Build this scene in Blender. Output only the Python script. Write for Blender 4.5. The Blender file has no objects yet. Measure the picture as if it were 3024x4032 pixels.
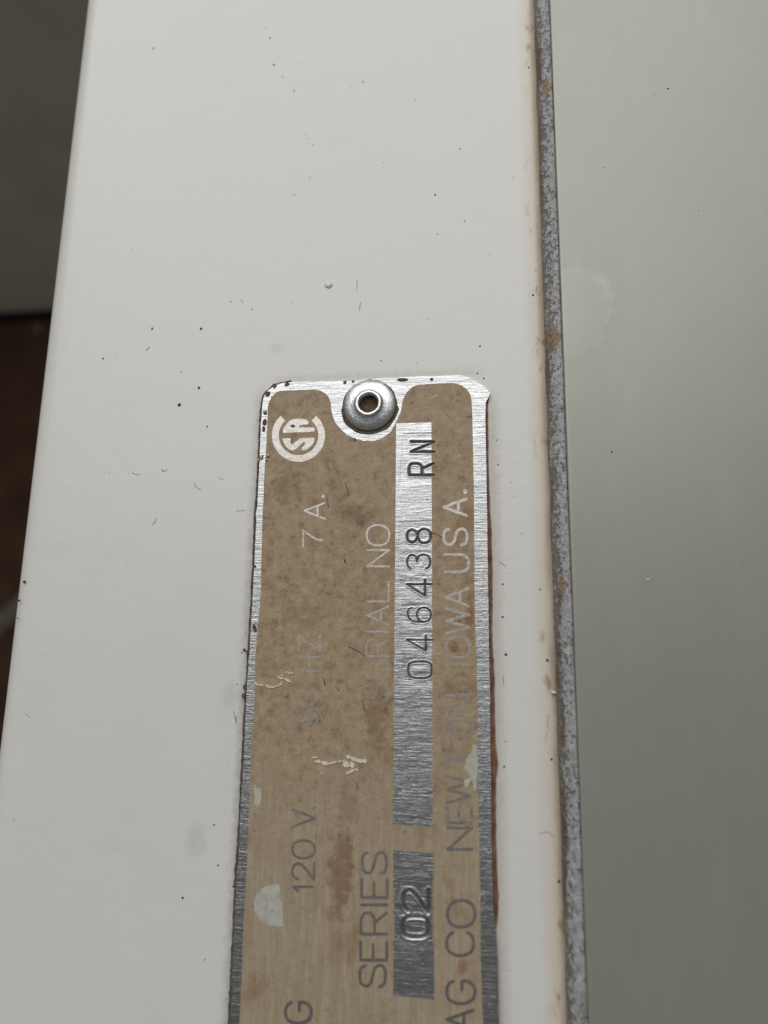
import bpy, bmesh, math, random
import numpy as np
from mathutils import Vector, Matrix, noise
from mathutils.geometry import tessellate_polygon

scene = bpy.context.scene
col = scene.collection
MM = 0.001
random.seed(7)

# ------------------------------------------------------------------ camera
F_PX, CX, CY = 2952.91, 1512.0, 2016.0           # focal length and centre in photograph pixels
C2W = Matrix(((0.98956208, 0.0157518, 0.14324374),
              (0.01509729, 0.97720634, -0.21175418),
              (-0.1433142, 0.2117065, 0.96676853)))
CAM = Vector((12.2665959, -18.13344889, 82.78867267))   # millimetres above the ledge plane
cd = bpy.data.cameras.new('camera')
cam = bpy.data.objects.new('camera', cd)
col.objects.link(cam)
cd.sensor_fit = 'VERTICAL'
cd.sensor_height = 36.0
cd.sensor_width = 27.0
cd.lens = 36.0 * F_PX / 4032.0
cd.clip_start = 0.002
cd.clip_end = 20
cam.matrix_world = Matrix.Translation(CAM * MM) @ C2W.to_4x4()
cd.dof.use_dof = True
cd.dof.focus_distance = 0.0875
cd.dof.aperture_fstop = 18
scene.camera = cam

# ------------------------------------------------------------------ world and light
w = bpy.data.worlds.new('World')
scene.world = w
w.use_nodes = True
bg = w.node_tree.nodes['Background']
bg.inputs[0].default_value = (0.100, 0.097, 0.094, 1)
bg.inputs[1].default_value = 1.0

ld = bpy.data.lights.new('window_light', 'AREA')
ld.shape = 'RECTANGLE'
ld.size = 1.15
ld.size_y = 0.88
ld.energy = 7.9
ld.color = (1.0, 0.997, 0.975)
lo = bpy.data.objects.new('window_light', ld)
lo.location = (-0.10, 0.60, 0.72)
lo.rotation_euler = (Vector((0, 0, 0)) - lo.location).to_track_quat('-Z', 'Y').to_euler()
col.objects.link(lo)

scene.view_settings.view_transform = 'Standard'
scene.view_settings.look = 'None'
scene.view_settings.exposure = 0.0
scene.view_settings.gamma = 1.0
scene.cycles.max_bounces = 8


def at(u, v, z=0.0):
    """The point of the ledge (millimetres) seen at a place of the photograph."""
    d = C2W @ Vector(((u - CX) / F_PX, -(v - CY) / F_PX, -1.0))
    k = (z - CAM.z) / d.z
    p = CAM + d * k
    return Vector((p.x, p.y))


# ------------------------------------------------------------------ node helpers
class NT:
    def __init__(self, name):
        self.m = bpy.data.materials.new(name)
        self.m.use_nodes = True
        self.t = self.m.node_tree
        self.b = self.t.nodes['Principled BSDF']
        self.co = None

    def n(self, kind, **kw):
        x = self.t.nodes.new('ShaderNode' + kind)
        for k, v in kw.items():
            setattr(x, k, v)
        return x

    def link(self, a, b):
        self.t.links.new(a, b)

    def pos(self):
        if self.co is None:
            g = self.n('NewGeometry')
            v = self.n('VectorMath', operation='SCALE')
            v.inputs['Scale'].default_value = 1000.0
            self.link(g.outputs['Position'], v.inputs[0])
            self.co = v.outputs[0]
        return self.co

    def sep(self):
        s = self.n('SeparateXYZ')
        self.link(self.pos(), s.inputs[0])
        return s.outputs

    def scaled(self, sx, sy, sz=1.0, rot=0.0):
        m = self.n('Mapping')
        m.inputs['Scale'].default_value = (sx, sy, sz)
        m.inputs['Rotation'].default_value = (0, 0, rot)
        self.link(self.pos(), m.inputs[0])
        return m.outputs[0]

    def noise(self, vec, scale=1.0, detail=4.0, rough=0.55, dist=0.0):
        x = self.n('TexNoise')
        x.inputs['Scale'].default_value = scale
        x.inputs['Detail'].default_value = detail
        x.inputs['Roughness'].default_value = rough
        x.inputs['Distortion'].default_value = dist
        self.link(vec, x.inputs['Vector'])
        return x.outputs[0]

    def ramp(self, fac, stops):
        """stops: [(pos, value or colour)] -> colour socket"""
        r = self.n('ValToRGB')
        e = r.color_ramp.elements
        while len(e) < len(stops):
            e.new(0.5)
        for el, (p, c) in zip(e, stops):
            el.position = p
            el.color = (c, c, c, 1) if isinstance(c, (int, float)) else (*c, 1)
        self.link(fac, r.inputs[0])
        return r.outputs[0]

    def math(self, op, a, b=None, clamp=False):
        x = self.n('Math', operation=op, use_clamp=clamp)
        for s, i in ((a, 0), (b, 1)):
            if s is None:
                continue
            if isinstance(s, (int, float)):
                x.inputs[i].default_value = s
            else:
                self.link(s, x.inputs[i])
        return x.outputs[0]

    def smooth(self, v, a, b):
        x = self.n('MapRange', interpolation_type='SMOOTHSTEP')
        x.inputs[1].default_value = a
        x.inputs[2].default_value = b
        self.link(v, x.inputs[0])
        return x.outputs[0]

    def mix(self, fac, a, b, mode='MIX'):
        x = self.n('Mix', data_type='RGBA', blend_type=mode)
        for s, i in ((fac, 0), (a, 6), (b, 7)):
            if isinstance(s, (int, float)):
                x.inputs[i].default_value = s
            elif isinstance(s, tuple):
                x.inputs[i].default_value = (*s, 1)
            else:
                self.link(s, x.inputs[i])
        return x.outputs[2]

    def mixf(self, fac, a, b):
        x = self.n('Mix', data_type='FLOAT')
        for s, i in ((fac, 0), (a, 2), (b, 3)):
            if isinstance(s, (int, float)):
                x.inputs[i].default_value = s
            else:
                self.link(s, x.inputs[i])
        return x.outputs[0]

    def bump(self, h, dist, strength=1.0, normal=None):
        b = self.n('Bump')
        b.inputs['Strength'].default_value = strength
        b.inputs['Distance'].default_value = dist * MM
        self.link(h, b.inputs['Height'])
        if normal is not None:
            self.link(normal, b.inputs['Normal'])
        return b.outputs[0]

    def set(self, **kw):
        names = dict(color='Base Color', rough='Roughness', metal='Metallic', normal='Normal',
                     coat='Coat Weight', coat_rough='Coat Roughness', spec='Specular IOR Level',
                     aniso='Anisotropic', sheen='Sheen Weight')
        for k, v in kw.items():
            s = self.b.inputs[names[k]]
            if isinstance(v, (int, float)):
                s.default_value = v
            elif isinstance(v, tuple):
                s.default_value = (*v, 1)
            else:
                self.link(v, s)
        return self.m


# ---- metal and lacquer of the plate, each as a recipe so that letters can wear from one to the other
def alu_recipe(t, dirt=0.35):
    streak = t.noise(t.scaled(0.35, 6.5), 1.0, 4.0, 0.6)
    fine = t.noise(t.scaled(1.5, 22.0), 1.0, 2.0, 0.5)
    blot = t.noise(t.scaled(0.9, 2.4), 1.0, 3.0, 0.6)
    pit = t.noise(t.scaled(2.6, 4.2), 1.0, 3.0, 0.6)
    h = t.math('ADD', t.math('MULTIPLY', streak, 0.7), t.math('MULTIPLY', fine, 0.20))
    h = t.math('ADD', h, t.math('MULTIPLY', blot, 0.6))
    nrm = t.bump(h, 0.065, 0.9)
    c = t.ramp(streak, [(0.30, (0.36, 0.37, 0.385)), (0.5, (0.50, 0.51, 0.52)), (0.68, (0.66, 0.66, 0.655))])
    c = t.mix(t.math('MULTIPLY', t.smooth(pit, 0.62, 0.76), dirt), c, (0.30, 0.24, 0.18))
    r = t.mixf(blot, 0.24, 0.42)
    return c, r, nrm


def lacquer_recipe(t):
    s = t.sep()
    y = s[1]
    mott = t.noise(t.scaled(1.0, 1.0), 1.15, 6.0, 0.68)
    fine = t.noise(t.scaled(1.0, 0.75), 6.5, 4.0, 0.7)
    streak = t.noise(t.scaled(3.2, 0.22), 1.0, 3.0, 0.55)
    big = t.noise(t.scaled(1.0, 0.8), 0.16, 4.0, 0.6, 0.3)
    c = t.ramp(mott, [(0.28, (0.150, 0.104, 0.064)), (0.44, (0.285, 0.222, 0.148)), (0.6, (0.345, 0.282, 0.196)),
                      (0.75, (0.40, 0.345, 0.26))])
    c = t.mix(0.85, c, t.ramp(fine, [(0.25, (0.42, 0.39, 0.33)), (0.5, (0.5, 0.5, 0.5)), (0.72, (0.60, 0.60, 0.59))]), 'OVERLAY')
    low = t.smooth(y, -18.0, -42.0)
    c = t.mix(t.math('MULTIPLY', low, 0.6), c, t.ramp(streak, [(0.3, (0.285, 0.245, 0.178)), (0.55, (0.345, 0.312, 0.245)),
                                                         (0.72, (0.41, 0.378, 0.325))]))
    c = t.mix(t.math('MULTIPLY', t.smooth(big, 0.56, 0.70), 0.55), c, (0.205, 0.120, 0.062))
    spot = t.noise(t.scaled(1.0, 1.0), 3.1, 2.0, 0.5)
    c = t.mix(t.math('MULTIPLY', t.smooth(spot, 0.70, 0.76), 0.7), c, (0.085, 0.055, 0.032))
    wv = t.n('VectorMath', operation='ADD')
    t.link(t.scaled(1, 1), wv.inputs[0])
    nn = t.n('TexNoise')
    nn.inputs['Scale'].default_value = 0.9
    nn.inputs['Detail'].default_value = 4.0
    t.link(t.pos(), nn.inputs['Vector'])
    t.link(nn.outputs['Color'], wv.inputs[1])
    vo = t.n('TexVoronoi', feature='DISTANCE_TO_EDGE')
    vo.inputs['Scale'].default_value = 0.42
    t.link(wv.outputs[0], vo.inputs['Vector'])
    ck = t.math('MULTIPLY', t.smooth(vo.outputs['Distance'], 0.034, 0.008), t.smooth(mott, 0.52, 0.64))
    c = t.mix(t.math('MULTIPLY', ck, 0.36), c, (0.10, 0.066, 0.040))
    # rubbed scratches down to paler lacquer
    sc = t.noise(t.scaled(0.9, 9.0, 1, 0.25), 1.0, 2.0, 0.5)
    c = t.mix(t.math('MULTIPLY', t.smooth(sc, 0.70, 0.78), 0.28), c, (0.52, 0.47, 0.39))
    # old scuffed patches with their own places
    for px, py, rx, ry, amt, tint in ((1400, 2030, 2.6, 1.5, .55, (0.12, 0.072, 0.036)), (1130, 1925, 2.2, 2.4, .35, (0.14, 0.085, 0.045)),
                                (1345, 3430, 1.6, 5.0, .6, (0.165, 0.085, 0.042)), (1480, 2810, 1.4, 4.2, .45, (0.15, 0.09, 0.05)),
                                (1365, 3170, 1.3, 2.2, .35, (0.19, 0.12, 0.07)), (1850, 2430, 0.6, 2.6, .6, (0.20, 0.075, 0.035)),
                                (1790, 2552, 0.6, 0.8, .7, (0.16, 0.06, 0.03)), (1822, 3800, 0.7, 0.9, .5, (0.22, 0.09, 0.05)),
                                (1180, 2420, 3.5, 1.8, .25, (0.16, 0.105, 0.055))):
        p = at(px, py)
        dx = t.math('DIVIDE', t.math('SUBTRACT', s[0], p.x), rx)
        dy = t.math('DIVIDE', t.math('SUBTRACT', s[1], p.y), ry)
        d2 = t.math('ADD', t.math('MULTIPLY', dx, dx), t.math('MULTIPLY', dy, dy))
        d2 = t.math('ADD', d2, t.math('MULTIPLY', t.math('SUBTRACT', mott, 0.5), 2.6))
        k = t.math('MULTIPLY', t.smooth(d2, 1.1, 0.1), amt)
        c = t.mix(k, c, tint)
    r = t.mixf(mott, 0.50, 0.68)
    nrm = t.bump(t.math('ADD', mott, t.math('MULTIPLY', fine, 0.5)), 0.05, 0.7)
    c = t.mix(1.0, c, (1.23, 1.165, 1.105), 'MULTIPLY')
    return c, r, nrm


def mat_alu(name='aluminium'):
    t = NT(name)
    c, r, nrm = alu_recipe(t)
    return t.set(color=c, rough=r, metal=1.0, normal=nrm)


def mat_lacquer():
    t = NT('brown_lacquer')
    c, r, nrm = lacquer_recipe(t)
    return t.set(color=c, rough=r, normal=nrm, spec=0.35)


def mat_letter():
    t = NT('etched_letter')
    c1, r1, n1 = alu_recipe(t, 0.3)
    et = t.noise(t.scaled(1, 1), 2.0, 3.0, 0.6)
    n1 = t.bump(et, 0.05, 0.6)
    c1 = t.mix(et, (0.44, 0.41, 0.385), (0.60, 0.575, 0.55))
    c2, r2, n2 = lacquer_recipe(t)
    a = t.n('Attribute', attribute_name='wear')
    nz = t.noise(t.scaled(1.0, 1.0), 2.6, 5.0, 0.7)
    k = t.smooth(t.math('ADD', nz, a.outputs['Fac']), 0.93, 1.12)
    c1 = t.mix(1.0, c1, (0.92, 0.92, 0.93), 'MULTIPLY')
    c = t.mix(k, c1, c2)
    return t.set(color=c, rough=t.mixf(k, t.math('ADD', r1, 0.08), r2), metal=t.math('SUBTRACT', 1.0, k), normal=n1)


def mat_strip():
    """aluminium of the stamped strips: grooves hold dirt, the narrow rim past the edge is lacquer"""
    t = NT('stamped_strip')
    c1, r1, n1 = alu_recipe(t, 0.3)
    c2, r2, n2 = lacquer_recipe(t)
    a = t.n('Attribute', attribute_name='rim')
    e = t.math('ADD', a.outputs['Fac'], t.math('MULTIPLY', t.math('SUBTRACT', t.noise(t.scaled(1, 1), 4.0, 3.0), 0.5), 0.12))
    k = t.smooth(e, 0.47, 0.53)
    g = t.n('Attribute', attribute_name='groove')
    gk = t.smooth(t.math('ADD', g.outputs['Fac'], t.math('MULTIPLY', t.math('SUBTRACT', t.noise(t.scaled(1, 1), 3.0, 3.0), 0.5), 0.4)), 0.30, 0.75)
    c = t.mix(k, c1, c2)
    c = t.mix(t.math('MULTIPLY', gk, 0.93), c, (0.062, 0.038, 0.027))
    inv = t.math('SUBTRACT', 1.0, t.math('MAXIMUM', k, gk), clamp=True)
    return t.set(color=c, rough=t.mixf(k, r1, r2), metal=inv, normal=n1)


def mat_enamel():
    t = NT('white_enamel')
    s = t.sep()
    x, y = s[0], s[1]
    cloud = t.noise(t.scaled(1, 1), 0.12, 4.0, 0.6)
    c = t.mix(cloud, (0.748, 0.743, 0.712), (0.793, 0.788, 0.757))
    # cream varnish stain that runs along the worn edge
    wob = t.noise(t.scaled(0.6, 0.14), 1.0, 4.0, 0.6)
    xe = t.math('ADD', x, t.math('MULTIPLY', t.math('SUBTRACT', wob, 0.5), 1.2))
    k = t.smooth(xe, 15.9, 18.3)
    c = t.mix(t.math('MULTIPLY', k, 0.75), c, (0.68, 0.585, 0.44))
    k2 = t.smooth(xe, 17.7, 18.9)
    c = t.mix(t.math('MULTIPLY', k2, 0.7), c, (0.26, 0.20, 0.145))
    # rust bloom here and there on the stain
    bl = t.noise(t.scaled(0.55, 0.20), 1.0, 4.0, 0.65)
    kb = t.math('MULTIPLY', t.smooth(bl, 0.56, 0.70), t.smooth(xe, 16.4, 18.0))
    c = t.mix(t.math('MULTIPLY', kb, 0.8), c, (0.30, 0.17, 0.085))
    p = at(2172, 1345)
    dd = t.math('ADD', t.math('ABSOLUTE', t.math('DIVIDE', t.math('SUBTRACT', x, p.x), 1.35)), t.math('ABSOLUTE', t.math('DIVIDE', t.math('SUBTRACT', y, p.y), 1.5)))
    dd = t.math('ADD', dd, t.math('MULTIPLY', t.math('SUBTRACT', bl, 0.5), 0.6))
    c = t.mix(t.math('MULTIPLY', t.smooth(dd, 1.05, 0.8), 0.9), c, (0.33, 0.235, 0.16))
    # grime gathered along the left side of the nameplate
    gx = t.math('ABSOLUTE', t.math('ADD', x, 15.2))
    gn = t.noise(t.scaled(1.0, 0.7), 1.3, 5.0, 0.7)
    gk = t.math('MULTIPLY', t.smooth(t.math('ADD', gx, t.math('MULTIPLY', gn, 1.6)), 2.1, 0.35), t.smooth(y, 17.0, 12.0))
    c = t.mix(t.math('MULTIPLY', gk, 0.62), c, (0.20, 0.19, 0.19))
    # faint bruises and thumb marks
    sm = t.noise(t.scaled(1, 1), 0.42, 6.0, 0.7)
    c = t.mix(t.math('MULTIPLY', t.smooth(sm, 0.66, 0.78), 0.28), c, (0.40, 0.39, 0.38))
    fl = t.noise(t.scaled(1, 1), 2.4, 2.0, 0.5)
    c = t.mix(t.math('MULTIPLY', t.smooth(fl, 0.735, 0.775), 0.35), c, (0.30, 0.29, 0.28))
    for px, py, rx, ry in ((773, 3310, 1.3, 2.0), (905, 2735, 1.0, 1.6), (1090, 1372, 1.1, 0.7), (1420, 1204, 0.18, 0.5)):
        p = at(px, py)
        dx = t.math('DIVIDE', t.math('SUBTRACT', x, p.x), rx)
        dy = t.math('DIVIDE', t.math('SUBTRACT', y, p.y), ry)
        d2 = t.math('ADD', t.math('ADD', t.math('MULTIPLY', dx, dx), t.math('MULTIPLY', dy, dy)),
                    t.math('MULTIPLY', t.math('SUBTRACT', gn, 0.5), 2.4))
        c = t.mix(t.math('MULTIPLY', t.smooth(d2, 1.6, -0.6), 0.22), c, (0.30, 0.28, 0.25))
    # brown haze beside the rust line and above the plate
    hz = t.math('MULTIPLY', t.smooth(t.math('ADD', t.math('ABSOLUTE', t.math('SUBTRACT', x, 12.3)), t.math('MULTIPLY', gn, 1.5)), 2.2, 0.5), t.smooth(y, 15.0, 11.0))
    c = t.mix(t.math('MULTIPLY', hz, 0.40), c, (0.36, 0.27, 0.20))
    hy = t.math('MULTIPLY', t.smooth(t.math('ADD', t.math('ABSOLUTE', t.math('SUBTRACT', y, 16.6)), t.math('MULTIPLY', gn, 1.8)), 2.0, 0.5), t.math('MULTIPLY', t.smooth(x, -15.5, -12.0), t.smooth(x, 12.5, 9.0)))
    c = t.mix(t.math('MULTIPLY', hy, 0.35), c, (0.38, 0.33, 0.29))
    mo = t.noise(t.scaled(1, 1), 1.3, 5.0, 0.75)
    c = t.mix(0.5, c, t.ramp(mo, [(0.3, 0.485), (0.7, 0.512)]), 'OVERLAY')
    wp = t.noise(t.scaled(0.10, 0.32, 1, 0.35), 1.0, 4.0, 0.6, 0.5)
    c = t.mix(t.math('MULTIPLY', t.smooth(wp, 0.54, 0.74), 0.10), c, (0.58, 0.55, 0.51))
    peel = t.noise(t.scaled(1, 1), 0.55, 3.0, 0.5)
    grain = t.noise(t.scaled(1, 1), 2.2, 2.0, 0.5)
    nrm = t.bump(t.math('ADD', peel, t.math('MULTIPLY', grain, 0.08)), 0.05, 0.5)
    return t.set(color=c, rough=t.mixf(cloud, 0.30, 0.40), normal=nrm, spec=0.5)


def mat_zinc():
    t = NT('worn_zinc')
    s = t.sep()
    x = s[0]
    n1 = t.noise(t.scaled(1.5, 1.1), 1.0, 5.0, 0.7, 0.6)
    n2 = t.noise(t.scaled(2.3, 1.7, 1, 0.4), 1.0, 3.0, 0.7)
    n3 = t.noise(t.scaled(0.5, 0.09), 1.0, 3.0, 0.6)
    c = t.ramp(n1, [(0.30, (0.27, 0.272, 0.28)), (0.5, (0.42, 0.422, 0.435)), (0.7, (0.56, 0.562, 0.572))])
    n4 = t.noise(t.scaled(0.12, 0.10), 1.0, 3.0, 0.6)
    left = t.math('ADD', t.smooth(x, 19.9, 18.4), t.math('MULTIPLY', t.math('SUBTRACT', n4, 0.5), 1.9))
    spk = t.smooth(t.math('ADD', n2, t.math('MULTIPLY', left, 0.17)), 0.565, 0.65)
    c = t.mix(t.math('MULTIPLY', spk, 0.72), c, (0.135, 0.115, 0.097))
    rust = t.smooth(t.math('ADD', t.math('ADD', n3, t.math('MULTIPLY', left, 0.14)), t.math('MULTIPLY', t.math('SUBTRACT', n1, 0.5), 0.4)), 0.62, 0.74)
    c = t.mix(t.math('MULTIPLY', rust, 0.75), c, (0.135, 0.075, 0.040))
    p = at(2172, 1345)
    for px, py, rx, ry in ((2172, 1345, 1.25, 2.0), (2210, 2310, 0.7, 1.3), (2150, 370, 0.7, 2.0)):
        p = at(px, py)
        dx = t.math('DIVIDE', t.math('SUBTRACT', x, p.x), rx)
        dy = t.math('DIVIDE', t.math('SUBTRACT', s[1], p.y), ry)
        d = t.math('ADD', t.math('ABSOLUTE', dx), t.math('ABSOLUTE', dy))
        d = t.math('ADD', d, t.math('MULTIPLY', t.math('SUBTRACT', n1, 0.5), 0.9))
        c = t.mix(t.math('MULTIPLY', t.smooth(d, 1.05, 0.75), 0.9), c, t.mix(n2, (0.25, 0.16, 0.10), (0.38, 0.275, 0.19)))
    c = t.mix(t.math('MULTIPLY', t.smooth(t.math('ADD', x, t.math('MULTIPLY', t.math('SUBTRACT', n2, 0.5), 0.5)), 19.0, 18.5), 0.7), c, (0.30, 0.24, 0.18))
    h = t.math('SUBTRACT', n1, t.math('MULTIPLY', spk, 0.6))
    return t.set(color=c, rough=0.58, metal=0.15, normal=t.bump(h, 0.35, 0.8), spec=0.4)


def mat_panel():
    t = NT('satin_panel')
    s = t.sep()
    br = t.noise(t.scaled(2.6, 0.10), 1.0, 4.0, 0.6)
    grain = t.noise(t.scaled(1, 1), 3.0, 3.0, 0.6)
    blot = t.noise(t.scaled(1, 0.6), 0.11, 3.0, 0.55)
    c = t.mix(blot, (0.328, 0.328, 0.286), (0.358, 0.358, 0.318))
    c = t.mix(0.35, c, t.ramp(br, [(0.3, 0.475), (0.7, 0.525)]), 'OVERLAY')
    # dried water ring beside the rusty chip
    p = at(2240, 1237)
    q = at(2415, 1237)
    e = at(2240, 1065)
    rx, ry = (q.x - p.x), (e.y - p.y)
    dx = t.math('DIVIDE', t.math('SUBTRACT', s[0], p.x), rx)
    dy = t.math('DIVIDE', t.math('SUBTRACT', s[1], p.y), ry)
    d = t.math('SQRT', t.math('ADD', t.math('MULTIPLY', dx, dx), t.math('MULTIPLY', dy, dy)))
    d = t.math('ADD', d, t.math('MULTIPLY', t.math('SUBTRACT', t.noise(t.scaled(1, 1), 0.35, 3.0), 0.5), 0.22))
    ring = t.math('MULTIPLY', t.smooth(d, 0.74, 0.96), t.smooth(d, 1.10, 0.97))
    side = t.math('ADD', 0.45, t.math('MULTIPLY', t.smooth(s[0], p.x, q.x), 0.55))
    ring = t.math('MULTIPLY', ring, side)
    brk = t.noise(t.scaled(1, 1), 0.30, 4.0, 0.6)
    c = t.mix(t.math('MULTIPLY', t.math('MULTIPLY', ring, t.smooth(brk, 0.30, 0.62)), 0.32), c, (0.66, 0.66, 0.60))
    c = t.mix(t.math('MULTIPLY', t.smooth(d, 1.03, 0.9), 0.045), c, (0.66, 0.66, 0.60))
    wipe = t.noise(t.scaled(0.22, 0.07, 1, 0.5), 1.0, 4.0, 0.6, 0.4)
    c = t.mix(t.math('MULTIPLY', t.smooth(wipe, 0.50, 0.72), 0.10), c, (0.48, 0.48, 0.43))
    fl = t.noise(t.scaled(1, 1), 1.3, 2.0, 0.5)
    c = t.mix(t.math('MULTIPLY', t.smooth(fl, 0.74, 0.79), 0.35), c, (0.26, 0.26, 0.22))
    r = t.math('ADD', t.mixf(br, 0.40, 0.44), t.math('MULTIPLY', ring, 0.06))
    nrm = t.bump(t.math('ADD', t.math('MULTIPLY', br, 0.4), t.math('MULTIPLY', grain, 0.25)), 0.02, 0.5)
    return t.set(color=c, rough=r, metal=0.31, normal=nrm, spec=0.6)


def mat_plain(name, color, rough=0.6, metal=0.0, var=0.25, scale=1.0, bump=0.0, spec=0.5):
    t = NT(name)
    nz = t.noise(t.scaled(1, 1), scale, 5.0, 0.65)
    lo_ = tuple(max(0, c * (1 - var)) for c in color)
    hi_ = tuple(min(1, c * (1 + var)) for c in color)
    kw = dict(color=t.ramp(nz, [(0.3, lo_), (0.7, hi_)]), rough=rough, metal=metal, spec=spec)
    if bump:
        kw['normal'] = t.bump(nz, bump, 0.8)
    return t.set(**kw)


def mat_rivet():
    t = NT('rivet_metal')
    f = t.noise(t.scaled(1, 1), 2.2, 5.0, 0.65)
    sp = t.noise(t.scaled(1, 1), 7.0, 3.0, 0.6)
    c = t.ramp(f, [(0.3, (0.60, 0.61, 0.63)), (0.6, (0.79, 0.80, 0.82)), (0.75, (0.87, 0.87, 0.87))])
    c = t.mix(t.math('MULTIPLY', t.smooth(sp, 0.62, 0.75), 0.3), c, (0.25, 0.22, 0.20))
    return t.set(color=c, rough=t.mixf(f, 0.30, 0.44), metal=1.0, normal=t.bump(f, 0.08, 0.6))


M = dict(
    alu=mat_alu(), lacquer=mat_lacquer(), letter=mat_letter(), strip=mat_strip(), enamel=mat_enamel(), zinc=mat_zinc(),
    panel=mat_panel(), rivet=mat_rivet(),
    rust=mat_plain('rust', (0.190, 0.098, 0.060), 0.85, 0.0, 0.60, 0.5, 0.10, 0.2),
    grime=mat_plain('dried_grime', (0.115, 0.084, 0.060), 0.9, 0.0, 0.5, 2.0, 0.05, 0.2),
    hole=mat_plain('hole_dirt', (0.125, 0.085, 0.050), 0.9, 0.0, 0.6, 2.2, 0.3, 0.2),
    speck=mat_plain('dark_speck', (0.045, 0.040, 0.036), 0.7, 0.0, 0.4, 3.0, 0.0, 0.3),
    fade=mat_plain('grey_smear', (0.40, 0.39, 0.375), 0.7, 0.0, 0.25, 3.0, 0.0, 0.3),
    chip=mat_plain('pale_paint', (0.50, 0.495, 0.425), 0.6, 0.0, 0.18, 1.1, 0.03, 0.4),
    flake=mat_plain('lifted_lacquer', (0.74, 0.69, 0.56), 0.55, 0.0, 0.15, 3.0, 0.05, 0.4),
    blister=mat_plain('white_blister', (0.76, 0.76, 0.74), 0.25, 0.0, 0.03, 1.0, 0.0, 0.5),
    tile=mat_plain('quarry_tile', (0.085, 0.043, 0.023), 0.6, 0.0, 0.35, 0.02, 0.4, 0.3),
    grout=mat_plain('grout', (0.20, 0.18, 0.135), 0.9, 0.0, 0.2, 0.06, 0.4, 0.2),
    wall=mat_plain('grey_wall', (0.80, 0.775, 0.62), 0.6, 0.0, 0.10, 0.01, 0.0, 0.3),
    band_black=mat_plain('flat_black', (0.012, 0.012, 0.010), 0.9, 0.0, 0.3, 0.03, 0.0, 0.2),
)


# ------------------------------------------------------------------ mesh helpers (all lengths in millimetres)
def link(name, me, mat, parent=None, smooth=False):
    o = bpy.data.objects.new(name, me)
    if mat is not None:
        me.materials.append(mat)
    if smooth:
        me.polygons.foreach_set('use_smooth', [True] * len(me.polygons))
    if parent is not None:
        o.parent = parent
    col.objects.link(o)
    return o


def mesh(verts, faces):
    me = bpy.data.meshes.new('m')
    me.from_pydata([(x * MM, y * MM, z * MM) for x, y, z in verts], [], faces)
    me.update()
    return me


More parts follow.
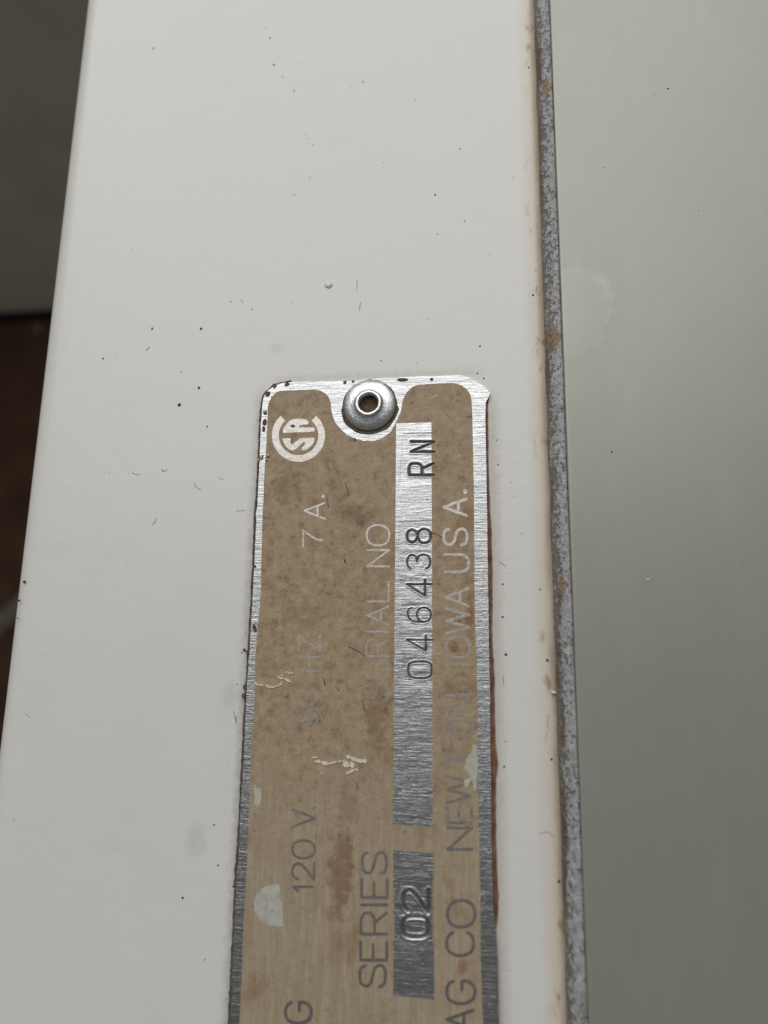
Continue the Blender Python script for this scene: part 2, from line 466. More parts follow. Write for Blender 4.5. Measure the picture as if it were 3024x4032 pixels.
class Soup:
    def __init__(self):
        self.v, self.f, self.a = [], [], []

    def prism(self, pts, z0, z1, a=0.0, holes=()):
        """closed outline (any winding) raised from z0 to z1, with holes cut through it"""
        if holes:
            loops = [pts] + [h for h in holes]
            allp, b = [q for l in loops for q in l], len(self.v)
            n = len(allp)
            self.v += [(q[0], q[1], z0) for q in allp] + [(q[0], q[1], z1) for q in allp]
            for t in tessellate_polygon([[Vector((q[0], q[1], 0)) for q in l] for l in loops]):
                p0, p1, p2 = (allp[i] for i in t)
                s = (p1[0] - p0[0]) * (p2[1] - p0[1]) - (p2[0] - p0[0]) * (p1[1] - p0[1])
                t = t if s > 0 else t[::-1]
                self.f.append(tuple(b + n + i for i in t))
                self.f.append(tuple(b + i for i in t[::-1]))
            o = 0
            for li, l in enumerate(loops):
                m = len(l)
                area = sum(q[0] * r[1] - r[0] * q[1] for q, r in zip(l, l[1:] + l[:1]))
                ccw = (area > 0) == (li == 0)
                for i in range(m):
                    j = (i + 1) % m
                    f = (b + o + i, b + o + j, b + n + o + j, b + n + o + i)
                    self.f.append(f if ccw else f[::-1])
                o += m
            self.a += [a] * (2 * n)
            return
        area = sum(p[0] * q[1] - q[0] * p[1] for p, q in zip(pts, pts[1:] + pts[:1]))
        if area < 0:
            pts = pts[::-1]
        n, b = len(pts), len(self.v)
        self.v += [(p[0], p[1], z0) for p in pts] + [(p[0], p[1], z1) for p in pts]
        tri = tessellate_polygon([[Vector((p[0], p[1], 0)) for p in pts]])
        for t in tri:
            p0, p1, p2 = (pts[i] for i in t)
            s = (p1[0] - p0[0]) * (p2[1] - p0[1]) - (p2[0] - p0[0]) * (p1[1] - p0[1])
            t = t if s > 0 else t[::-1]
            self.f.append(tuple(b + n + i for i in t))
            self.f.append(tuple(b + i for i in t[::-1]))
        for i in range(n):
            j = (i + 1) % n
            self.f.append((b + i, b + j, b + n + j, b + n + i))
        self.a += [a] * (2 * n)

    def ribbon(self, pts, wd, z0, z1, a=0.0, jitter=0.0):
        """a stroke of width wd with rounded ends along pts"""
        pts = [Vector((p[0], p[1])) for p in pts]
        L, R = [], []
        for i, p in enumerate(pts):
            d = (pts[min(i + 1, len(pts) - 1)] - pts[max(i - 1, 0)])
            d = d.normalized() if d.length > 1e-9 else Vector((1, 0))
            nn = Vector((-d.y, d.x)) * wd / 2 * (1 + random.uniform(-jitter, jitter))
            L.append(p + nn)
            R.append(p - nn)

        def capp(c, frm, to_ccw):
            v = frm - c
            out = []
            for k in range(1, 5):
                an = to_ccw * math.pi * k / 5
                out.append(c + Vector((v.x * math.cos(an) - v.y * math.sin(an), v.x * math.sin(an) + v.y * math.cos(an))))
            return out
        b = len(self.v)
        n = len(pts)
        for q, p in enumerate(L + R):
            self.v.append((p.x, p.y, z1 + 0.002 * (q % n) / n))
        for i in range(n - 1):
            self.f.append((b + i, b + n + i, b + n + i + 1, b + i + 1))
        e = capp(pts[-1], L[-1], -1)
        s = capp(pts[0], R[0], -1)
        be = len(self.v)
        for q, p in enumerate(e + s):
            self.v.append((p.x, p.y, z1 + (0.002 if q < 4 else 0)))
        self.f.append(tuple([b + 2 * n - 1] + [be + k for k in (3, 2, 1, 0)] + [b + n - 1]))
        self.f.append(tuple([b] + [be + 4 + k for k in (3, 2, 1, 0)] + [b + n]))
        # skirt down to z0 around the rim
        rim = list(range(b, b + n)) + [be, be + 1, be + 2, be + 3] + list(range(b + 2 * n - 1, b + n - 1, -1)) + [be + 4, be + 5, be + 6, be + 7]
        bb = len(self.v)
        for i in rim:
            x, y, _ = self.v[i]
            self.v.append((x, y, z0))
        for k in range(len(rim)):
            k2 = (k + 1) % len(rim)
            self.f.append((rim[k], rim[k2], bb + k2, bb + k))
        self.a += [a] * (len(self.v) - len(self.a))

    def blob(self, x, y, z, rx, ry, h, rot=0.0, seg=9):
        """a small uneven grain lying on the surface"""
        b = len(self.v)
        cr, sr = math.cos(rot), math.sin(rot)
        for ring, (rr, hh) in enumerate(((1.0, 0.0), (0.9, 0.55), (0.5, 0.95))):
            for k in range(seg):
                an = 2 * math.pi * k / seg
                q = 1 + random.uniform(-.16, .16)
                px, py = rx * rr * q * math.cos(an), ry * rr * q * math.sin(an)
                self.v.append((x + px * cr - py * sr, y + px * sr + py * cr, z + h * hh))
        self.v.append((x, y, z + h))
        for r in range(2):
            for k in range(seg):
                k2 = (k + 1) % seg
                self.f.append((b + r * seg + k, b + r * seg + k2, b + (r + 1) * seg + k2, b + (r + 1) * seg + k))
        for k in range(seg):
            self.f.append((b + 2 * seg + k, b + 2 * seg + (k + 1) % seg, b + 3 * seg))
        self.a += [0.0] * (len(self.v) - len(self.a))

    def build(self, name, mat, parent=None, smooth=False, attr=None):
        me = mesh(self.v, self.f)
        if attr:
            at_ = me.attributes.new(attr, 'FLOAT', 'POINT')
            at_.data.foreach_set('value', self.a)
        return link(name, me, mat, parent, smooth)


def box(x0, y0, z0, x1, y1, z1):
    s = Soup()
    s.prism([(x0, y0), (x1, y0), (x1, y1), (x0, y1)], z0, z1)
    return s


def tag(o, label=None, cat=None, group=None, kind=None):
    for k, v in (('label', label), ('category', cat), ('group', group), ('kind', kind)):
        if v:
            o[k] = v
    return o


def spline(pts, n=8, closed=False):
    """Catmull-Rom through pts"""
    P = [Vector((p[0], p[1])) for p in pts]
    out = []
    m = len(P)
    rng = range(m if closed else m - 1)
    for i in rng:
        if closed:
            a, b, c, d = P[(i - 1) % m], P[i], P[(i + 1) % m], P[(i + 2) % m]
        else:
            a, b, c, d = P[max(i - 1, 0)], P[i], P[i + 1], P[min(i + 2, m - 1)]
        for k in range(n):
            t = k / n
            out.append(0.5 * ((2 * b) + (c - a) * t + (2 * a - 5 * b + 4 * c - d) * t * t + (3 * b - a - 3 * c + d) * t ** 3))
    if not closed:
        out.append(P[-1])
    return [(p.x, p.y) for p in out]


def outline(px, z=0.0):
    return [tuple(at(u, v, z)) for u, v in px]


def densify(pts, step, jit):
    """resample a closed outline and roughen it a little, as a sheared or etched edge is"""
    out = []
    for p, q in zip(pts, pts[1:] + pts[:1]):
        a, b = Vector(p), Vector(q)
        n = max(1, int((b - a).length / step))
        for k in range(n):
            r = a.lerp(b, k / n)
            e = noise.noise(Vector((r.x * 1.7, r.y * 1.7, 3.3))) * jit
            f = noise.noise(Vector((r.x * 5.1, r.y * 5.1, 8.1))) * jit * 0.6
            d = (b - a).normalized()
            out.append((r.x - d.y * (e + f), r.y + d.x * (e + f)))
    return out


# ------------------------------------------------------------------ the appliance
appliance = bpy.data.objects.new('household_appliance', None)
appliance.location = (0, 0, 0)
col.objects.link(appliance)
tag(appliance, 'white enamelled household appliance with a brown riveted nameplate and a worn rusty edge', 'appliance')

# ledge: a sheet with a rolled left edge and a skirt, profile swept along Y
XL, XR = -45.55, 19.0
Y0, Y1 = -190.0, 330.0
prof = [(XL + 1.2, -60.0)]
R = 3.0
prof += [(XL, -60.0), (XL, -R - 2.0)]
for k in range(0, 11):
    an = math.pi * (1 - 0.5 * k / 10)
    prof.append((XL + R + R * math.cos(an), -R + R * math.sin(an)))
for k in range(1, 40):
    prof.append((XL + R + (XR - XL - R) * k / 39, 0.0))
prof += [(XR, -1.2), (XL + 3.0, -1.2)]
ys = list(np.linspace(Y0, Y1, 120))
vv, ff = [], []
for y in ys:
    for (x, z) in prof:
        wav = 0.05 * noise.noise(Vector((x * 0.03, y * 0.03, 1.0)))
        vv.append((x, y, z + wav))
n = len(prof)
for i in range(len(ys) - 1):
    for k in range(n):
        k2 = (k + 1) % n
        ff.append((i * n + k, i * n + k2, (i + 1) * n + k2, (i + 1) * n + k))
ledge = link('ledge', mesh(vv, ff), M['enamel'], appliance, True)

# worn edge: bare zinc bead between ledge and panel
bead = [(18.55, -0.5), (18.60, 0.05), (18.80, 0.35), (19.15, 0.70), (19.55, 0.98), (19.95, 1.15), (20.25, 1.18), (20.40, 1.12), (20.45, 0.95), (20.46, -0.5)]
ys = list(np.linspace(Y0, Y1, 900))
vv, ff = [], []
n = len(bead)
for y in ys:
    for k, (x, z) in enumerate(bead):
        e = noise.noise(Vector((x * 1.1, y * 0.9, z))) * 0.09 + noise.noise(Vector((x * 2, y * 2.6, z + 5))) * 0.05
        ex = noise.noise(Vector((k * 0.9, y * 0.22, 2.0))) * (0.16 if k < 4 else 0.05)
        vv.append((x + ex, y, z + e * (1 if 0 < k < n - 1 else 0)))
for i in range(len(ys) - 1):
    for k in range(n - 1):
        ff.append((i * n + k, (i + 1) * n + k, (i + 1) * n + k + 1, i * n + k + 1))
edge = link('worn_edge', mesh(vv, [f[::-1] for f in ff]), M['zinc'], appliance, True)

# side panel: satin sheet with its own rolled lip beside the bead
pr = [(20.47, -1.0), (20.47, 1.12), (20.52, 1.22), (20.66, 1.28)] + [(20.9 + k * 3.0, 1.28) for k in range(0, 60)] + [(200.0, 1.28), (200.0, -1.0)]
ys = list(np.linspace(Y0, Y1, 90))
vv, ff = [], []
n = len(pr)
for y in ys:
    for x, z in pr:
        wav = 0.10 * noise.noise(Vector((x * 0.02, y * 0.015, 4.0))) if x > 22 else 0
        vv.append((x, y, z + wav))
for i in range(len(ys) - 1):
    for k in range(n):
        k2 = (k + 1) % n
        ff.append((i * n + k, i * n + k2, (i + 1) * n + k2, (i + 1) * n + k))
panel = link('side_panel', mesh(vv, ff), M['panel'], appliance, True)

# ------------------------------------------------------------------ nameplate
ZT = 0.42          # top of the aluminium sheet
plate_px = [(906, 4032), (911, 3915), (917.8, 3743), (926.4, 3572), (931.5, 3434), (936.5, 3413), (943, 3281), (948, 3165), (954.7, 3065),
            (961, 2966), (965, 2847), (970, 2748), (975, 2665), (981.5, 2565), (988, 2466), (993, 2383), (1000, 2352 - 110), (1001.5, 2231), (1004.5, 2141),
            (1009, 2045), (1007.5, 2026), (1013.6, 1990), (1015, 1942), (1021, 1852), (1024, 1761), (1027, 1671), (1031.6, 1610), (1033, 1587),
            (1040, 1560), (1052, 1540), (1081, 1518.8), (1110, 1509), (1144.7, 1505), (1280, 1501), (1416, 1497.7), (1510, 1488.6), (1751, 1479.6), (1811, 1476.6),
            (1845, 1486), (1872, 1499), (1908, 1523), (1921, 1536), (1929, 1546), (1925, 1562), (1913, 1584), (1911, 1641), (1914, 1791), (1916.6, 1960), (1918.7, 2050), (1920, 2171),
            (1923, 2352), (1925.7, 2549), (1929, 2681), (1930.7, 2880), (1931.7, 2922), (1933.5, 3103), (1935.3, 3284), (1939, 3436), (1943, 3581),
            (1950, 3640), (1958.8, 3762), (1964, 4015)]
pl = outline(plate_px, ZT)
SERIAL_PX = [(1560, 1667.5), (1699, 1662.5), (1548, 3244), (1704, 3256)]
SERIES_PX = [(1548, 3347), (1706, 3360), (1549, 3919), (1711, 3935)]


def pocket(px4, rim):
    tl, tr, bl, br = outline(px4, ZT)
    e = 0.12
    return [(tl[0] + e, tl[1] - e), (tr[0] + rim - e, tr[1] - e), (br[0] + rim - e, br[1] + e), (bl[0] + e, bl[1] + e)]


POCKETS = [pocket(SERIAL_PX, 0.55), pocket(SERIES_PX, 0.02)]
# carry the plate on below the frame
pl = [(pl[0][0], -72.0)] + pl + [(pl[-1][0], -72.0)]
s = Soup()
s.prism(densify(pl, 0.45, 0.035), 0.05, ZT, holes=POCKETS)
plate = s.build('nameplate', M['alu'], appliance)
bv = plate.modifiers.new('edge', 'BEVEL')
bv.width = 0.10 * MM
bv.segments = 2
bv.limit_method = 'ANGLE'
tag(plate, 'aluminium nameplate with worn brown lacquer, etched words and a rivet')

lac_px = [(942, 4032), (945, 3984), (952, 3846), (957, 3709), (964, 3537), (971, 3434), (974.6, 3347), (981, 3181), (984.5, 3065),
          (991, 2949), (994, 2883), (999.7, 2800), (1003, 2714), (1006, 2582), (1016, 2449), (1021, 2416), (1027, 2330), (1027.6, 2261), (1030, 2171),
          (1033, 2050), (1038, 1960), (1039, 1900), (1049.7, 1731), (1054, 1626), (1056, 1592), (1069, 1562), (1090, 1544),
          (1114, 1538), (1181, 1535), (1238, 1534), (1262, 1538), (1283, 1549), (1295, 1565), (1303, 1589), (1306, 1616),
          (1310, 1638), (1322, 1665), (1340, 1689), (1364, 1710), (1395, 1726), (1430, 1735), (1470, 1737), (1505, 1726), (1538, 1700),
          (1561, 1660), (1573, 1632), (1580, 1615), (1582.6, 1589), (1588, 1568), (1603, 1543), (1622, 1525), (1643, 1516), (1721, 1510), (1787, 1508),
          (1815, 1516), (1839, 1534), (1852, 1553), (1857, 1580), (1860, 1641), (1863, 1791), (1866, 1960), (1869, 2400),
          (1876, 2582), (1881, 2814), (1881, 3031), (1884, 3212), (1890, 3429), (1892, 3508), (1893, 3762), (1901, 3997), (1902, 4032)]
lc = outline(lac_px, ZT)
lc = [(lc[0][0], -72.0)] + lc + [(lc[-1][0], -72.0)]
s = Soup()
s.prism(densify(lc, 0.3, 0.03), ZT - 0.02, ZT + 0.02, holes=POCKETS)
lacquer = s.build('lacquer_field', M['lacquer'], plate)

# stroke alphabet: u along the reading direction, v up, both 0..1
OV = [(.5, 1), (.18, .92), (.02, .68), (0, .5), (.02, .32), (.18, .08), (.5, 0), (.82, .08), (.98, .32), (1, .5), (.98, .68), (.82, .92)]
GL = {
    'A': [[(0, 0), (.5, 1), (1, 0)], [(.2, .36), (.8, .36)]],
    'E': [[(1, 1), (0, 1), (0, 0), (1, 0)], [(0, .52), (.85, .52)]],
    'I': [[(.5, 0), (.5, 1)]],
    'L': [[(0, 1), (0, 0), (1, 0)]],
    'N': [[(0, 0), (0, 1), (1, 0), (1, 1)]],
    'R': [[(0, 0), (0, 1), 's', (.65, 1), (.95, .9), (1, .74), (.93, .58), (.65, .48), (0, .48)], [(.55, .48), (1, 0)]],
    'S': ['s', [(.97, .78), (.85, .95), (.5, 1), (.15, .94), (.03, .75), (.16, .58), (.5, .5), (.85, .41), (1, .23), (.86, .05), (.5, 0), (.13, .06), (0, .24)]],
    'T': [[(0, 1), (1, 1)], [(.5, 1), (.5, 0)]],
    'U': ['s', [(0, 1), (0, .7), (0, .35), (.12, .09), (.5, 0), (.88, .09), (1, .35), (1, .7), (1, 1)]],
    'V': [[(0, 1), (.5, 0), (1, 1)]],
    'W': [[(0, 1), (.25, 0), (.5, 1), (.75, 0), (1, 1)]],
    'Z': [[(0, 1), (1, 1), (0, 0), (1, 0)]],
    'H': [[(0, 0), (0, 1)], [(1, 0), (1, 1)], [(0, .52), (1, .52)]],
    'O': ['c', OV],
    'C': ['s', [(.97, .76), (.82, .93), (.5, 1), (.18, .92), (.02, .68), (0, .5), (.02, .32), (.18, .08), (.5, 0), (.82, .07), (.97, .24)]],
    'G': ['s', [(.97, .78), (.82, .94), (.5, 1), (.18, .92), (.02, .68), (0, .5), (.02, .32), (.18, .08), (.5, 0), (.80, .06), (.97, .26), (.98, .46)], [(.58, .46), (.98, .46)]],
    '7': [[(0, 1), (.97, 1)], 's', [(.97, 1), (.66, .66), (.46, .36), (.38, 0)]],
    '1': [[(.6, 0), (.6, 1), (.15, .78)]],
    '2': ['s', [(.05, .76), (.2, .94), (.52, 1), (.85, .93), (.97, .75), (.88, .56), (.6, .36), (.25, .16), (.02, 0)], [(.02, 0), (1, 0)]],
    'two': ['s', [(.10, .80), (.28, .95), (.6, 1), (.9, .93), (1, .78), (.92, .62), (.66, .42), (.30, .22), (.03, .06), (.03, .02)], [(.03, .02), (1, .03)]],
    '3': ['s', [(.03, .84), (.22, .97), (.55, 1), (.88, .92), (.97, .76), (.86, .62), (.50, .57)], 's', [(.50, .57), (.88, .50), (1, .30), (.90, .08), (.5, 0), (.16, .05), (.02, .18)]],
    '4': [[(.71, 0), (.71, 1), (0, .27), (1, .27)]],
    '6': ['s', [(.97, .80), (.90, .93), (.62, 1), (.28, .93), (.07, .75), (.01, .5), (.02, .28), (.18, .06), (.5, 0), (.84, .07), (1, .30), (.85, .53), (.5, .60), (.16, .52), (.02, .30)]],
    '8': ['c', [(.5, 1), (.2, .96), (.06, .8), (.18, .63), (.5, .56), (.82, .63), (.94, .8), (.8, .96)], 'c', [(.5, .56), (.15, .48), (0, .28), (.15, .07), (.5, 0), (.85, .07), (1, .28), (.85, .48)]],
    '0': ['c', OV],
    'zero': ['c', [(.5, 1), (.14, .93), (.02, .72), (0, .5), (.02, .25), (.14, .05), (.5, 0), (.86, .05), (.98, .25), (1, .5), (.98, .75), (.86, .94)]],
    '.': [[(.35, .0), (.65, .0)]],
}


def glyph(ch):
    """-> list of (points, closed)"""
    out, mode = [], ''
    for it in GL[ch]:
        if isinstance(it, str):
            mode = it
            continue
        if 's' in it:                      # straight run followed by a curve
            i = it.index('s')
            pts = it[:i] + spline(it[i - 1:i] + it[i + 1:], 5)
            out.append(pts)
        elif mode == 'c':
            p = spline(it, 5, True)
            out.append(p + p[:2])
        elif mode == 's':
            out.append(spline(it, 5))
        else:
            out.append(list(it))
        if mode in 'sc':
            mode = ''
    return out


def place(ch, x0, x1, y0, y1, z=ZT):
    """strokes of a glyph in plate millimetres; photograph box x0..x1 (cap top..baseline), y0..y1 (end..start of the reading direction)"""
    res = []
    for st in glyph(ch):
        res.append([tuple(at(x1 + (x0 - x1) * v, y1 + (y0 - y1) * u, z)) for u, v in st])
    return res


def subdiv(pts, step=0.35):
    out = []
    for a, b in zip(pts, pts[1:]):
        a, b = Vector(a), Vector(b)
        n = max(1, int((b - a).length / step))
        out += [tuple(a.lerp(b, k / n)) for k in range(n)]
    return out + [pts[-1]]


def corners(pts):
    """split a stroke where it turns sharply so that every leg is its own ribbon"""
    runs, cur = [], [pts[0]]
    for i in range(1, len(pts)):
        cur.append(pts[i])
        if i < len(pts) - 1:
            a = Vector(pts[i]) - Vector(pts[i - 1])
            b = Vector(pts[i + 1]) - Vector(pts[i])
            if a.length > 1e-6 and b.length > 1e-6 and a.angle(b) > 0.75:
                runs.append(cur)
                cur = [pts[i]]
    runs.append(cur)
    return runs


# printed lines: (name, stroke width, [(glyph, x0, x1, y0, y1, wear)])
LINES = [
    ('ampere_lettering', 0.21, [('7', 1194, 1274, 2085, 2155, 0.43), ('A', 1199, 1279, 1980, 2043, 0.25), ('.', 1199, 1273, 1946, 1962, 0.39)]),
    ('hertz_lettering', 0.24, [('6', 1166, 1252, 2794, 2854, 0.39), ('0', 1172, 1248, 2711, 2774, 0.51), ('H', 1183, 1259, 2587, 2642, 0.47), ('Z', 1176, 1260, 2503, 2562, 0.45)]),
    ('volt_lettering', 0.27, [('1', 1155, 1231, 3478, 3512, 0.23), ('2', 1151, 1237, 3398, 3464, 0.19), ('0', 1152, 1239, 3309, 3379, 0.19), ('V', 1152, 1240, 3187, 3255, 0.29), ('.', 1152, 1239, 3176, 3190, 0.39)]),
    ('weight_lettering', 0.33, [('G', 1124, 1226, 3945, 4028, 0.19)]),
    ('serial_lettering', 0.22, [('S', 1440, 1528, 2690, 2752, 0.53), ('E', 1442, 1528, 2606, 2668, 0.49), ('R', 1443, 1529, 2518, 2584, 0.46), ('I', 1446, 1530, 2474, 2500, 0.36),
                                ('A', 1447, 1530, 2388, 2459, 0.39), ('L', 1446, 1530, 2289, 2368, 0.45), ('N', 1446, 1532, 2166, 2230, 0.27), ('O', 1444, 1533, 2068, 2147, 0.27)]),
    ('series_lettering', 0.30, [('S', 1417, 1518, 3800, 3885, 0.13), ('E', 1420, 1523, 3709, 3780, 0.13), ('R', 1422, 1523, 3595, 3678, 0.13), ('I', 1424, 1525, 3555, 3571, 0.13),
                                ('E', 1424, 1525, 3463, 3534, 0.13), ('S', 1426, 1522, 3355, 3440, 0.19)]),
    ('maker_lettering', 0.31, [('A', 1760, 1864, 3977, 4052, 0.21), ('G', 1759, 1870, 3861, 3951, 0.17), ('C', 1759, 1865, 3668, 3762, 0.17), ('O', 1762, 1870, 3546, 3650, 0.21),
                               ('N', 1763, 1858, 3260, 3344, 0.21), ('E', 1763, 1855, 3176, 3240, 0.45), ('W', 1762, 1853, 3056, 3160, 0.39), ('T', 1763, 1850, 2955, 3026, 0.47),
                               ('O', 1768, 1862, 2834, 2900, 0.46), ('N', 1762, 1856, 2736, 2815, 0.48), ('I', 1756, 1848, 2606, 2626, 0.47), ('O', 1756, 1850, 2506, 2590, 0.47),
                               ('W', 1757, 1846, 2396, 2494, 0.43), ('A', 1755, 1843, 2316, 2386, 0.43), ('U', 1751, 1845, 2184, 2252, 0.39), ('S', 1747, 1839, 2082, 2146, 0.37), ('A', 1748, 1837, 1964, 2030, 0.39),
                               ('.', 1747, 1832, 1930, 1942, 0.37)]),
]
for nm, wd, chars in LINES:
    s = Soup()
    k = 0
    for ch, x0, x1, y0, y1, wear in chars:
        for st in place(ch, x0, x1, y0, y1):
            for run in corners(st):
                k += 1
                s.ribbon(subdiv(run), wd * (1.35 if ch == '.' else 1), ZT + 0.012, ZT + 0.0235 + 0.0006 * (k % 5), wear, 0.10)
    s.build(nm, M['letter'], plate, attr='wear')

# certification mark: broken ring with the letters inside
Rz = 0.3014


def mk(pts):
    return outline([(1000 + x * Rz, 1460 + y * Rz) for x, y in pts], ZT)


s = Soup()
ring = []
for k in range(49):
    an = math.radians(-48 + 276 * k / 48)
    ring.append((582 + 347 * math.cos(an), 845 + 345 * math.sin(an)))
for k in range(48, -1, -1):
    an = math.radians(-48 + 276 * k / 48)
    ring.append((582 + 258 * math.cos(an), 845 + 258 * math.sin(an)))
s.prism(mk(ring), ZT + 0.012, ZT + 0.024)
s.prism(mk(spline([(378, 770), (430, 690), (480, 645), (540, 628), (640, 630), (700, 655), (714, 685), (690, 704), (652, 703), (622, 716), (616, 738)], 4)
           + [(770, 740), (786, 745), (795, 768), (790, 792), (700, 802), (560, 804), (380, 812)]), ZT + 0.012, ZT + 0.024)
s.prism(mk([(370, 885), (476, 880), (480, 895), (475, 925), (484, 955), (496, 967), (525, 945), (600, 882), (780, 870), (791, 885), (785, 925), (760, 968), (720, 1008),
            (690, 1030), (655, 1041), (628, 1035), (628, 1003), (668, 962), (672, 942), (650, 934), (622, 950), (590, 985), (560, 1012), (520, 1038), (496, 1045),
            (455, 1024), (415, 985), (385, 935)]), ZT + 0.012, ZT + 0.024)
s.a = [0.10] * len(s.v)
s.build('certification_mark', M['letter'], plate, attr='wear')
s = Soup()
s.prism(mk([(470, 722), (500, 700), (535, 712), (540, 735), (505, 745)]), ZT + 0.02, ZT + 0.026)
s.prism(mk([(600, 712), (622, 716), (612, 735), (590, 732)]), ZT + 0.02, ZT + 0.026)
s.build('mark_wear', M['grime'], plate)


# ---- stamped strips: a fine height field with the characters pressed into it
def stamped(name, px4, chars, wd, depth, rim_mm, soil, step=0.065):
    tl, tr, bl, br = (Vector(p) for p in outline(px4, ZT))
    wtop = (tr - tl).length
    nx = int((wtop + rim_mm) / step)
    ny = int((tl - bl).length / step)
    uu = np.linspace(0, (wtop + rim_mm) / wtop, nx + 1)
    tt = np.linspace(0, 1, ny + 1)
    U, T = np.meshgrid(uu, tt)
    X = (tl.x * (1 - U) + tr.x * U) * (1 - T) + (bl.x * (1 - U) + br.x * U) * T
    Y = (tl.y * (1 - U) + tr.y * U) * (1 - T) + (bl.y * (1 - U) + br.y * U) * T
    dist = np.full(X.shape, 9.0)
    for ch, x0, x1, y0, y1, *wt in chars:
        heft = wt[0] if wt else 1.0
        for st in place(ch, x0, x1, y0, y1):
            pts = np.array(subdiv(st, 0.4))
            lo_, hi_ = pts.min(0) - 1.0, pts.max(0) + 1.0
            m = (X > lo_[0]) & (X < hi_[0]) & (Y > lo_[1]) & (Y < hi_[1])
            px_, py_ = X[m], Y[m]
            dd = np.full(px_.shape, 9.0)
            for a, b in zip(pts[:-1], pts[1:]):
                ab = b - a
                l2 = max(ab @ ab, 1e-9)
                t = np.clip(((px_ - a[0]) * ab[0] + (py_ - a[1]) * ab[1]) / l2, 0, 1)
                dd = np.minimum(dd, np.hypot(px_ - a[0] - t * ab[0], py_ - a[1] - t * ab[1]))
            dist[m] = np.minimum(dist[m], dd / heft)
    g = np.exp(-(dist / (wd * 0.62)) ** 2.4)
    # metal thrown up beside the punch, then falling off
    ridge = np.exp(-((dist - wd * 1.25) / (wd * 0.55)) ** 2)
    Z = ZT + 0.030 - depth * g + depth * 0.20 * ridge
    # the metal dishes a little under the blow
    Z = Z - 0.05 * np.exp(-(dist / 0.9) ** 2)
    Z = np.maximum(Z, ZT - 0.30)
    v = np.stack([X, Y, Z], -1).reshape(-1, 3)
    W = nx + 1
    faces = []
    idx = np.arange((ny + 1) * W).reshape(ny + 1, W)
    q = np.stack([idx[:-1, :-1], idx[1:, :-1], idx[1:, 1:], idx[:-1, 1:]], -1).reshape(-1, 4)
    me = bpy.data.meshes.new('m')
    me.vertices.add(len(v))
    me.vertices.foreach_set('co', (v * MM).astype(np.float32).ravel())
    me.loops.add(q.size)
    me.loops.foreach_set('vertex_index', q.astype(np.int32).ravel())
    me.polygons.add(len(q))
    me.polygons.foreach_set('loop_start', np.arange(0, q.size, 4, dtype=np.int32))
    me.update(calc_edges=True)
    a1 = me.attributes.new('groove', 'FLOAT', 'POINT')
    a1.data.foreach_set('value', soil * np.exp(-(dist / (wd * 0.60)) ** 4).astype(np.float32).ravel())
    a2 = me.attributes.new('rim', 'FLOAT', 'POINT')
    a2.data.foreach_set('value', np.clip((U - 1.0) * wtop + 0.5, 0, 1).astype(np.float32).ravel())
    return link(name, me, M['strip'], plate, True)


stamped('serial_strip', SERIAL_PX,
        [('N', 1619, 1712, 1739, 1779, 1.35), ('R', 1611, 1708, 1825, 1871, 1.4), ('8', 1603, 1697, 2084, 2139, 1.2), ('3', 1603, 1694, 2185, 2241, 0.89), ('4', 1603, 1700, 2283, 2346),
         ('6', 1605, 1697, 2393, 2451, 0.79), ('4', 1603, 1704, 2503, 2563, 0.89), ('zero', 1607, 1700, 2606, 2672, 0.85)], 0.135, 0.18, 0.55, 0.95)
stamped('series_strip', SERIES_PX,
        [('two', 1587, 1690, 3506, 3594), ('zero', 1585, 1686, 3609, 3690)], 0.215, 0.22, 0.02, 0.74)

# ---- scuffs, flakes and bare patches on the lacquer
s = Soup()
s.prism(outline([(1400 + x * .3617, 2850 + y * .3617) for x, y in
                 [(1290, 220), (1308, 228), (1325, 262), (1330, 400), (1331, 560), (1316, 600), (1318, 640), (1306, 742), (1290, 722), (1277, 640), (1262, 600), (1252, 625), (1216, 692),
                  (1186, 682), (1180, 615), (1222, 598), (1255, 585), (1240, 550), (1182, 482), (1200, 440), (1197, 400), (1216, 372), (1225, 345), (1265, 310), (1268, 240)]], ZT),
        ZT + 0.01, ZT + 0.034)
s.build('bare_patch', M['chip'], plate)
s = Soup()
half = [(880 + x * .3436, 3400 + y * .3436) for x, y in
        spline([(600, 236), (540, 250), (455, 278), (395, 335), (358, 405), (348, 470), (360, 545), (400, 620), (460, 670), (520, 705), (600, 718), (690, 722)], 4)
        + [(684, 660), (680, 560), (676, 500), (668, 450), (650, 415), (660, 380), (640, 330), (648, 280), (630, 250)]]
s.prism(densify(outline(half, ZT), 0.15, 0.05), ZT + 0.01, ZT + 0.033)
s.build('bare_patch', M['chip'], plate)
s = Soup()
s.prism(densify(outline([(900 + x * .3017, 0 + 2850 + y * .3315) for x, y in [(330, 760), (345, 700), (360, 770), (415, 760), (432, 850), (415, 950), (380, 980), (335, 960), (340, 860)]], ZT), 0.15, 0.05), ZT + 0.01, ZT + 0.029)
s.build('bare_patch', M['chip'], plate)

s = Soup()
s.ribbon(outline([(880 + x * .3436, 3400 + y * .3436) for x, y in [(492, 350), (497, 400), (495, 450), (492, 500), (490, 540)]], ZT), 0.10, ZT + 0.03, ZT + 0.037)
s.blob(*at(880 + 565 * .3436, 3400 + 545 * .3436, ZT), ZT + 0.03, 0.30, 0.22, 0.01)
s.blob(*at(880 + 625 * .3436, 3400 + 380 * .3436, ZT), ZT + 0.03, 0.20, 0.34, 0.01)
s.build('patch_scratch', M['fade'], plate)

